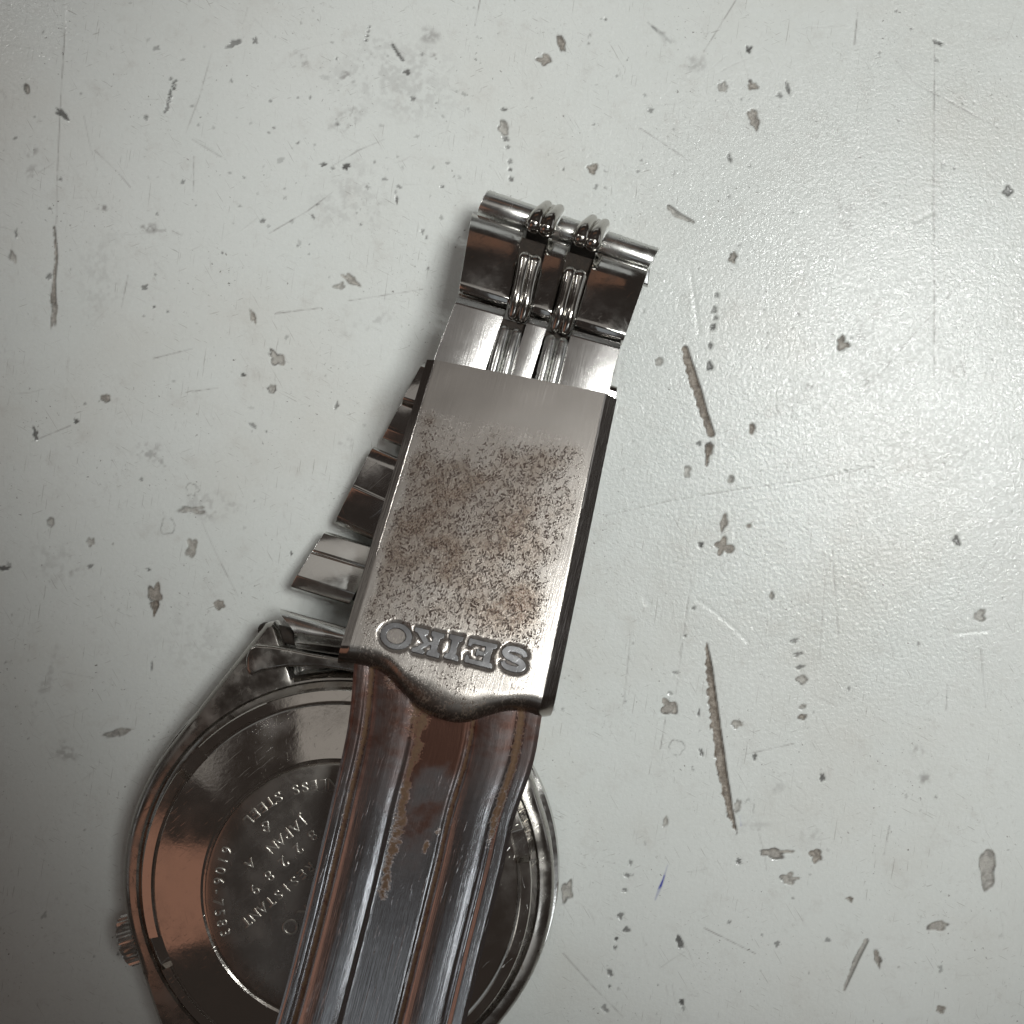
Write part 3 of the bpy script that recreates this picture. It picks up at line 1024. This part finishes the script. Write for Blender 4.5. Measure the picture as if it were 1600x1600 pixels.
def bracelet_link(c4, prof, mat, thick=1.3, off=0.09, n=None, core_end=None):
    e = bpy.data.objects.new("bracelet_link", None)
    e.empty_display_size = 0.003
    link(e, watch)
    plate("outer_plate", c4, FR[0], FR[1], prof, mat, e, off, thick, n)
    plate("centre_plate", c4, FR[2], FR[3], prof, mat, e, off, thick, n)
    plate("outer_plate", c4, FR[4], FR[5], prof, mat, e, off, thick, n)
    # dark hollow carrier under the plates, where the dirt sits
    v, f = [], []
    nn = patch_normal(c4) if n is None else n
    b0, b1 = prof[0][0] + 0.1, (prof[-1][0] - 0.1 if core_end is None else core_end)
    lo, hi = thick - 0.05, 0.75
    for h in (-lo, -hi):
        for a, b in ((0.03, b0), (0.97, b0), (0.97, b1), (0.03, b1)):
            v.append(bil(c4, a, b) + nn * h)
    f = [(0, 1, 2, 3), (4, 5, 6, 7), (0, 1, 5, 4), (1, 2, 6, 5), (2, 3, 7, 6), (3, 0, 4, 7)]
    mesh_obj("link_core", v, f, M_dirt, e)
    return e


PC = lambda l: [P(*q) for q in l]
# L1: brushed, next to the clasp
L1 = PC([(664, 598, 10.5), (942, 652, 10.5), (716, 459, 9.6), (972, 533, 9.6)])
bracelet_link(L1, [(0.0, -0.3), (0.03, 0), (0.90, 0), (0.985, -0.40), (1.0, -0.8)], M_brush)
# L2: polished, falling away
L2 = PC([(717, 452, 9.3), (975, 531, 9.3), (738, 326, 7.0), (1016, 414, 7.0)])
bracelet_link(L2, [(0.0, -0.75), (0.02, -0.3), (0.07, -0.02), (0.11, 0.02), (0.45, 0.06), (0.72, 0.02), (0.77, -0.03), (0.93, -0.42), (1.0, -0.75)], M_polish)
# L3: rolls over the far end of the loop
L3 = PC([(748, 324, 6.4), (1015, 415, 6.4), (762, 297, 5.9), (1030, 389, 5.9)])
bracelet_link(L3, [(-0.15, -1.0), (-0.1, -0.35), (0.0, -0.05), (0.2, 0.2), (0.45, 0.30), (0.75, 0.22), (1.0, -0.05), (1.17, -0.45), (1.27, -1.0), (1.3, -1.8)], M_bright, thick=2.6, core_end=0.6)
# under side of the loop, hidden beneath, and the links that come out at the left of the clasp
LU = PC([(790, 380, 2.2), (1012, 450, 2.2), (780, 322, 3.0), (1018, 400, 3.0)])
bracelet_link(LU, [(0.0, -0.3), (0.1, 0), (0.9, 0), (1.0, -0.4)], M_polish, thick=1.0)


def left_link(near_l, near_r, far_l, far_r, zn, zf, w, prof, mat, thick=1.5):
    """corners given at the visible left end; the right end follows at the bracelet's full width w (mm)"""
    A, B, C, D = P(*near_l, zn), P(*near_r, zn), P(*far_l, zf), P(*far_r, zf)
    d1 = (B - A) / np.linalg.norm(B - A)
    d2 = (D - C) / np.linalg.norm(D - C)
    d = (d1 + d2)
    d /= np.linalg.norm(d)
    return bracelet_link([A, A + d * w, C, C + d * w], prof, mat, thick)


left_link((673, 600), (700, 609), (690, 520), (730, 531), 2.4, 2.4, 16.6, [(0.0, -0.5), (0.06, -0.1), (0.15, 0), (0.9, 0), (1.0, -0.4)], M_polish)
left_link((627, 627), (646, 633), (662, 563), (690, 572), 3.0, 2.2, 17.2, [(0.0, -0.5), (0.04, -0.1), (0.10, 0.05), (0.55, 0.1), (0.86, 0.0), (1.0, -0.5)], M_polish)
left_link((595, 687), (622, 697), (627, 629), (646, 636), 2.8, 2.9, 17.6, [(0.0, -0.6), (0.06, -0.3), (0.30, -0.2), (0.36, 0.0), (0.95, 0.03), (1.0, -0.3)], M_polish)
left_link((521, 818), (575, 842), (582, 697), (616, 712), 3.2, 3.3, 18.2, [(0.0, -0.7), (0.05, -0.3), (0.09, 0.0), (0.45, 0.02), (0.475, 0.09), (0.50, 0.0), (0.84, 0.04), (0.88, -0.02), (0.98, -0.35), (1.0, -0.7)], M_polish)
left_link((452, 917), (546, 947), (508, 829), (572, 848), 3.9, 3.0, 18.6, [(0.0, -0.85), (0.02, -0.5), (0.20, 0.09), (0.60, 0.03), (0.63, -0.08), (0.66, 0.0), (0.96, -0.10), (1.0, -0.6)], M_pale)


# --- twin-ridged connectors between the link rows
def connector(pts, off_px, rad, mat=M_bead, flat=False):
    """pts: (px, py, z) of the left ridge; off_px: offset to the right ridge at both ends"""
    o = []
    n = len(pts)
    L = [P(*q) for q in pts]
    Rr = [P(q[0] + off_px[0] * 1.0, q[1] + off_px[1], q[2]) for q in pts]
    e1 = (Rr[0] - L[0])
    e1 /= np.linalg.norm(e1)
    for s in (L, Rr):
        c_ = catmull(s, 14)
        rads = np.interp(np.linspace(0, 1, 14), np.linspace(0, 1, len(rad)), rad)
        o.append(tube(c_, rads, 14, e1))
    mid = [(a + b) / 2 - np.array([0, 0, 0.55]) for a, b in zip(L, Rr)]
    o.append(tube(catmull(mid, 10), [min(rad) * 0.85] * 10, 10, e1))
    v, f = join(o)
    return mesh_obj("connector", v, f, mat, watch, 60)


# left column, then right column
connector([(835, 350, 8.1), (840, 338, 8.0), (848, 328, 7.3), (855, 321, 6.2)], (19, 6), [0.80, 0.66, 0.52, 0.46])
connector([(820, 405, 8.9), (815, 428, 9.2), (808, 462, 9.6), (801, 492, 9.4)], (15.5, 5), [0.66, 0.54, 0.50, 0.56, 0.46])
connector([(788, 517, 9.7), (780, 545, 10.1), (768, 590, 10.5)], (18.5, 4.5), [0.50, 0.52, 0.52], M_bright)
connector([(908, 372, 8.1), (912, 360, 8.0), (919, 350, 7.3), (926, 343, 6.2)], (19, 6.5), [0.80, 0.66, 0.52, 0.46])
connector([(890, 428, 8.9), (885, 450, 9.2), (876, 484, 9.6), (868, 512, 9.4)], (15.5, 5), [0.66, 0.54, 0.50, 0.56, 0.46])
connector([(860, 532, 9.7), (854, 558, 10.1), (842, 605, 10.5)], (18.5, 4.5), [0.50, 0.52, 0.52], M_bright)


# --- end link between the lugs
def build_end_link():
    A = [P(437, 952, 5.2), P(440, 962, 5.75), P(459, 987, 6.15), P(459, 999, 5.2), P(461, 1006, 4.8), P(463, 1013, 5.6)]
    B = [P(560, 986, 5.2), P(558, 992, 5.75), P(556, 1002, 6.15), P(553, 1013, 5.2), P(551, 1019, 4.8), P(549, 1026, 5.6)]
    A = catmull(np.array(A), 24)
    B = catmull(np.array(B), 24)
    top = np.stack([A + (B - A) * s for s in np.linspace(0, 1.0, 12)], 1)
    v, f = solid_patch(top, 0.5, EN)
    o = mesh_obj("end_link", v, f, M_bright, watch, 35)
    return o


build_end_link()
# rounded tab of the end piece, tucked against the case
tabp = [(389, 1013), (400, 1007), (425, 1009), (452, 1014), (480, 1020), (520, 1027), (560, 1034), (560, 1052), (500, 1042), (450, 1042), (410, 1048), (390, 1056), (384, 1046), (384, 1028)]
tb = [P(x, y, 6.55) for x, y in tabp]
n_ = len(tb)
vs = tb + [p - np.array([0, 0, 2.2]) for p in tb]
fs = [tuple(range(n_)), tuple(range(2 * n_ - 1, n_ - 1, -1))] + [(i, (i + 1) % n_, n_ + (i + 1) % n_, n_ + i) for i in range(n_)]
bevelled("end_piece", vs, fs, M_dirty, watch, 0.28, 3)
# dirt in the gap beside the spring bar, and the bar itself
v, f = tube([P(416, 985, 4.2), P(560, 1018, 4.2)], [0.75, 0.75], 14)
mesh_obj("spring_bar", v, f, M_dirt, watch)

# ------------------------------------------------------------------ clasp cover
CT = [P(667, 560, 10.9), P(966, 618, 10.9), P(531, 1012, 16.6), P(869, 1094, 16.6)]   # TL TR BL BR


def letter_polys():
    """slab-serif capitals; x along reading, y up; unit height 1; list of (outer, holes)"""
    L = {}
    ang = np.linspace(0, 2 * math.pi, 40, endpoint=False)
    L['O'] = ([(0.64 + 0.64 * math.cos(a), 0.5 + 0.53 * math.sin(a)) for a in ang],
              [[(0.64 + 0.37 * math.cos(a), 0.5 + 0.30 * math.sin(a)) for a in ang[::-1]]])
    L['I'] = ([(0, 0), (0.56, 0), (0.58, 0.10), (0.54, 0.22), (0.44, 0.26), (0.42, 0.5), (0.44, 0.74), (0.54, 0.78), (0.58, 0.9), (0.56, 1), (0, 1), (-0.02, 0.9), (0.02, 0.78), (0.12, 0.74), (0.14, 0.5), (0.12, 0.26), (0.02, 0.22), (-0.02, 0.1)], [])
    L['E'] = ([(0, 0), (1.1, 0), (1.14, 0.1), (1.13, 0.34), (1.0, 0.34), (0.93, 0.22), (0.44, 0.22), (0.44, 0.40), (0.62, 0.40), (0.66, 0.34), (0.76, 0.34), (0.76, 0.66), (0.66, 0.66), (0.62, 0.60),
               (0.44, 0.60), (0.44, 0.78), (0.93, 0.78), (1.0, 0.66), (1.12, 0.66), (1.14, 0.9), (1.1, 1), (0, 1), (-0.02, 0.9), (0.02, 0.78), (0.12, 0.76), (0.14, 0.5), (0.12, 0.24), (0.02, 0.22), (-0.02, 0.1)], [])
    L['K'] = ([(0, 0), (0.52, 0), (0.54, 0.12), (0.50, 0.22), (0.42, 0.26), (0.42, 0.40), (0.52, 0.44), (0.70, 0.26), (0.62, 0.20), (0.60, 0.08), (0.64, 0), (1.18, 0), (1.22, 0.12), (1.16, 0.22), (1.06, 0.24), (0.74, 0.56),
               (0.98, 0.76), (1.10, 0.80), (1.14, 0.9), (1.10, 1), (0.62, 1), (0.58, 0.9), (0.62, 0.80), (0.70, 0.78), (0.46, 0.58), (0.42, 0.60), (0.42, 0.74), (0.50, 0.78), (0.54, 0.88), (0.52, 1), (0, 1), (-0.02, 0.88), (0.02, 0.78), (0.12, 0.74),
               (0.14, 0.5), (0.12, 0.26), (0.02, 0.22), (-0.02, 0.12)], [])
    # S: stroke along a centre line, with upright serifs at its two ends
    ctr = catmull(np.array([(0.98, 0.66), (0.86, 0.82), (0.58, 0.88), (0.28, 0.84), (0.16, 0.70), (0.28, 0.57), (0.56, 0.50), (0.84, 0.43), (0.96, 0.30), (0.84, 0.16), (0.54, 0.12), (0.26, 0.18), (0.14, 0.34)]), 46)
    wd = np.interp(np.linspace(0, 1, 46), [0, .1, .5, .9, 1], [.10, .125, .15, .125, .10])
    tg = np.gradient(ctr, axis=0)
    tg /= np.linalg.norm(tg, axis=1)[:, None]
    nn = np.stack([-tg[:, 1], tg[:, 0]], 1)
    L['S'] = ([tuple(p) for p in np.concatenate([ctr + nn * wd[:, None], (ctr - nn * wd[:, None])[::-1]])], [])
    return L


LET = letter_polys()
# placement on the cover: word centre and size in photo px; reading runs from the right edge to the left
SEQ = [('S', 803, 1030), ('E', 751, 1021), ('I', 709, 1012), ('K', 667, 1004), ('O', 619, 994)]
LW_ = {'S': 1.12, 'E': 1.12, 'I': 0.56, 'K': 1.20, 'O': 1.28}
LH = 2.05    # letter height, mm


def clasp_uv(px, py):
    """photo px on the cover's plane -> (s, t)"""
    s, t = 0.5, 0.5
    for _ in range(12):
        p = bil(CT, s, t)
        k = F / (H - p[2])
        ex, ey = px - (800 + p[0] * k), py - (800 - p[1] * k)
        s += ex / 320.0 + ey * 0.0006
        t += (ey - ex * 0.18) / 470.0
    return s, t


def in_poly(x, y, poly):
    inside = np.zeros(x.shape, bool)
    n = len(poly)
    j = n - 1
    for i in range(n):
        xi, yi = poly[i]
        xj, yj = poly[j]
        cnd = ((yi > y) != (yj > y)) & (x < (xj - xi) * (y - yi) / (yj - yi + 1e-12) + xi)
        inside ^= cnd
        j = i
    return inside


CW = np.linalg.norm(CT[1] - CT[0])
CWB = np.linalg.norm(CT[3] - CT[2])
CL = np.linalg.norm((CT[2] + CT[3]) / 2 - (CT[0] + CT[1]) / 2)
CN = patch_normal([CT[2], CT[3], CT[0], CT[1]])
if CN[2] < 0:
    CN = -CN


def build_cover():
    ns, nt = 175, 270
    s = np.linspace(0, 1, ns)
    # wavy lower lip: flat shoulder, tongue in the middle, small lift, corner
    kx = [0, 0.04, 0.12, 0.22, 0.32, 0.42, 0.52, 0.62, 0.72, 0.80, 0.88, 0.95, 1.0]
    ky = [1.040, 1.036, 1.030, 1.040, 1.082, 1.120, 1.135, 1.128, 1.090, 1.062, 1.050, 1.052, 1.040]
    end = catmull(np.stack([kx, ky], 1), 200)
    tend = np.interp(s, end[:, 0], end[:, 1])
    tt = np.linspace(0, 1, nt) ** 0.92
    Tm = tt[:, None] * tend[None, :]
    Sm = np.broadcast_to(s[None, :], Tm.shape)
    A = CT[0][None, None] * (1 - Sm[..., None]) + CT[1][None, None] * Sm[..., None]
    Bq = CT[2][None, None] * (1 - Sm[..., None]) + CT[3][None, None] * Sm[..., None]
    top = A * (1 - Tm[..., None]) + Bq * Tm[..., None]
    wmm = CW + (CWB - CW) * Tm
    dl = Sm * wmm
    dr = (1 - Sm) * wmm
    h = np.zeros_like(Tm)
    bl, br = 0.7, 1.1
    h -= np.where(dl < bl, (bl - dl) * 0.45, 0)
    h -= np.where(dr < br, (br - dr) * 0.86, 0)
    de = (tend[None, :] - Tm) * CL
    lip = 1.5 + 1.2 * sstep(1.06, 1.13, tend)[None, :]
    x = np.clip(1 - de / lip, 0, 1)
    h -= 0.9 * x ** 2.2
    x2 = np.clip(1 - de / 0.5, 0, 1)
    h -= 0.55 * x2 ** 2
    # slight crown across and soft dents
    h += 0.10 * (1 - (2 * Sm - 1) ** 2)
    U, Vv = Sm * wmm, Tm * CL
    h += (fbm(U, Vv, 5.0, 3, 2) - 0.5) * 0.05
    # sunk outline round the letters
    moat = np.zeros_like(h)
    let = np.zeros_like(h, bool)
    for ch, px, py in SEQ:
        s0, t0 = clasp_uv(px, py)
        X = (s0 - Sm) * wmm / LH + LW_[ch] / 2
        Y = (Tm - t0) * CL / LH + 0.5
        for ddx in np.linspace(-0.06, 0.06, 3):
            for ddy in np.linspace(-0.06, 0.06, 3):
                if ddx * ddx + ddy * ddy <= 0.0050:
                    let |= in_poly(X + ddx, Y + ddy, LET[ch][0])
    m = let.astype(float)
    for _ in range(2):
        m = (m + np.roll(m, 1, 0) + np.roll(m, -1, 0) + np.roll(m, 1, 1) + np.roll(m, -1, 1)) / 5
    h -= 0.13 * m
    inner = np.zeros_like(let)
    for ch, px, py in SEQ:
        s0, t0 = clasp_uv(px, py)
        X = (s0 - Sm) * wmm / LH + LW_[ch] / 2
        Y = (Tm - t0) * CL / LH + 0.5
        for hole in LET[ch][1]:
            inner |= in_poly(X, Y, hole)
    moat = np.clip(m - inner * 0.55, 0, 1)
    top = top + CN * h[..., None]
    side = ((dl < bl) | (dr < br)).astype(float)
    lipd = np.clip(sstep(0.25, 0.8, x) * (0.75 + 0.3 * fbm(U, Vv, 3.0, 51, 2)), 0, 1)
    rust = (0.4 * sstep(0.10, 0.25, Tm) + 0.6 * sstep(0.14, 0.44, Tm + (fbm(U, Vv, 3.5, 8, 5) - 0.5) * 0.75)) * (1 - 0.6 * sstep(0.76, 0.95, Tm)) * np.clip(0.35 + 1.15 * fbm(U, Vv, 3.2, 40, 5), 0, 1.1)
    rust *= sstep(0.55, 1.7, dl + (fbm(U, Vv, 2.5, 61, 3) - .5) * 1.2) * (0.12 + 0.88 * sstep(1.0, 3.4, dr + (fbm(U, Vv, 2.5, 62, 3) - .5) * 2.0)) * sstep(.0, .1, dr - br)
    v, f = solid_patch(top, 1.1, CN)
    k = ns * nt
    uv = np.concatenate([np.stack([U, Vv], -1).reshape(-1, 2)] * 2)
    z = np.zeros(k)
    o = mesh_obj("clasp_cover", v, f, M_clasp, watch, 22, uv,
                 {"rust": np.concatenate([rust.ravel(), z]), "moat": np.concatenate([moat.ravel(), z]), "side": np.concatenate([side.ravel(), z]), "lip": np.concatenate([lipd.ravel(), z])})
    return o


cover = build_cover()


def build_letter(ch, px, py):
    outer, holes = LET[ch]
    cu = bpy.data.curves.new("letter", 'CURVE')
    cu.dimensions = '2D'
    cu.fill_mode = 'BOTH'
    cu.extrude = 0.02
    cu.bevel_depth = 0.05
    cu.bevel_resolution = 2
    cu.offset = -0.055
    for poly in [outer] + holes:
        sp = cu.splines.new('POLY')
        sp.points.add(len(poly) - 1)
        for q, (x, y) in zip(sp.points, poly):
            q.co = ((x - LW_[ch] / 2) * LH, (y - 0.5) * LH, 0, 1)
        sp.use_cyclic_u = True
    o = bpy.data.objects.new("letter", cu)
    COL.objects.link(o)
    dg = bpy.context.evaluated_depsgraph_get()
    me = bpy.data.meshes.new_from_object(o.evaluated_get(dg))
    v = np.array([tuple(q.co) for q in me.vertices])
    f = [tuple(p.vertices) for p in me.polygons]
    bpy.data.objects.remove(o)
    bpy.data.curves.remove(cu)
    bpy.data.meshes.remove(me)
    s0, t0 = clasp_uv(px, py)
    pos = bil(CT, s0, t0)
    ex = -(CT[3] - CT[2])
    ex /= np.linalg.norm(ex)
    ey = (CT[2] + CT[3]) / 2 - (CT[0] + CT[1]) / 2
    ey = ey - ex * np.dot(ey, ex) * 0.0
    ey /= np.linalg.norm(ey)
    lift = 0.10 * (1 - (2 * s0 - 1) ** 2) - 0.045
    w = pos + v[:, :1] * ex + v[:, 1:2] * ey + (v[:, 2:3] + lift) * CN
    mesh_obj("letter", w, f, M_letter, cover, 35)


for q in SEQ:
    build_letter(*q)


# ------------------------------------------------------------------ clasp blade
def build_blade():
    Lp = [(556, 960, 15.0), (552, 1050, 15.0), (542, 1140, 14.9), (519, 1245, 14.8), (498, 1335, 14.8), (471, 1447, 14.8), (430, 1600, 14.8), (378, 1765, 14.6), (340, 1900, 14.2)]
    Rp = [(862, 1035, 15.0), (847, 1118, 15.0), (833, 1195, 14.9), (803, 1285, 14.8), (785, 1365, 14.8), (754, 1490, 14.8), (716, 1650, 14.8), (674, 1815, 14.6), (640, 1950, 14.2)]
    nt, ns = 260, 150
    A = catmull(np.array([P(*q) for q in Lp]), nt)
    Bq = catmull(np.array([P(*q) for q in Rp]), nt)
    s = np.linspace(0, 1, ns)
    top = A[:, None] * (1 - s)[None, :, None] + Bq[:, None] * s[None, :, None]
    # cross-section: flange, groove, round rib, flat channel, groove, round rib, step, flange
    px_ = [0, .015, .06, .07, .100, .116, .14, .19, .24, .29, .325, .340, .350, .365, .60, .615, .63, .650, .668, .70, .745, .79, .835, .868, .880, .89, .905, .92, .975, 1.0]
    ph_ = [-.35, -.12, -.10, -.30, -.30, .04, .15, .25, .28, .23, .12, -.06, -.13, -.14, -.14, -.13, -.28, -.26, .06, .18, .27, .30, .25, .12, -.08, -.30, -.30, -.14, -.16, -.4]
    hs = np.interp(s, px_, ph_)
    for _ in range(1):
        hs = np.convolve(np.pad(hs, 1, 'edge'), [0.2, 0.6, 0.2], 'valid')
    tpar = np.linspace(0, 1, nt)
    Sm, Tm = np.meshgrid(s, tpar)
    U, Vv = Sm * 15.5, Tm * 48.0
    h = np.broadcast_to(hs[None], Sm.shape) * (0.55 + 0.45 * sstep(0.12, 0.35, Tm))
    h = h + (fbm(U, Vv, 4.0, 21, 2) - 0.5) * 0.03
    top = top + EN * h[..., None]
    # photo row for each t, used only to say where rust and painted brown lie along the blade
    row = np.interp(tpar, np.linspace(0, 1, len(Lp)), [q[1] for q in Lp])[:, None] + Sm * 68
    g = lambda x, c_, w: np.exp(-((x - c_) / w) ** 2)
    wob = (fbm(U, Vv, 2.2, 31, 3) - 0.5)
    rust = 0.68 * g(Sm, 0.385 + 0.05 * wob, 0.038 + 0.05 * wob) * sstep(1090, 1130, row) * (1 - sstep(1400, 1450, row))
    rust = np.maximum(rust, 0.62 * g(Sm, 0.345, 0.05) * sstep(1040, 1060, row) * (1 - sstep(1130, 1200, row)))
    rust = np.maximum(rust, 0.75 * g(Sm, 0.895, 0.03) * (1 - sstep(1300, 1420, row)))
    rust = np.maximum(rust, 0.75 * g(Sm, 0.095, 0.022) * (0.75 + 0.3 * fbm(U, Vv, 3, 4)))
    rust = np.maximum(rust, 0.72 * g(Sm, 0.65, 0.016) * (0.8 + 0.3 * fbm(U, Vv, 3, 6)))
    rust = np.maximum(rust, 0.50 * (1 - sstep(1060, 1110, row)) * sstep(0.10, 0.2, Sm) * (1 - sstep(.5, .6, Sm)))
    rust = np.maximum(rust, 0.8 * np.exp(-(((Sm - .56) / .022) ** 2 + ((row - 1345) / 14) ** 2)))
    rust = np.maximum(rust, 0.55 * np.exp(-(((Sm - .61) / .022) ** 2 + ((row - 1320) / 14) ** 2)))
    tarn_refl = 0.95 * (1 - sstep(1130, 1420, row)) + 0.05  # mostly a warm reflection painted brown on the upper blade
    tarn_refl = tarn_refl * (0.72 + 0.28 * np.exp(-((Sm - .49) / .12) ** 4)) + 0.35 * np.exp(-((Sm - .49) / .12) ** 4) * (1 - sstep(1380, 1440, row))
    tarn_refl *= 1 - 0.5 * np.exp(-(((Sm - .50 - .05 * wob) / .09) ** 4 + ((row - 1235 + 40 * wob) / 45) ** 4))  # gap in the painted brown where a dark reflection lies
    tarn_refl = np.maximum(tarn_refl, 0.9 * g(Sm, 0.65, 0.02))
    tarn_refl = np.maximum(tarn_refl, 0.9 * g(Sm, 0.095, 0.02))
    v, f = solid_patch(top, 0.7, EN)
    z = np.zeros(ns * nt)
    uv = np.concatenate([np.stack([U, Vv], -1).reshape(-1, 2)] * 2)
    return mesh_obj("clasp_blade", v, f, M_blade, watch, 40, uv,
                    {"rust": np.concatenate([rust.ravel(), z]), "tarnish_reflection": np.concatenate([tarn_refl.ravel(), z])})


build_blade()
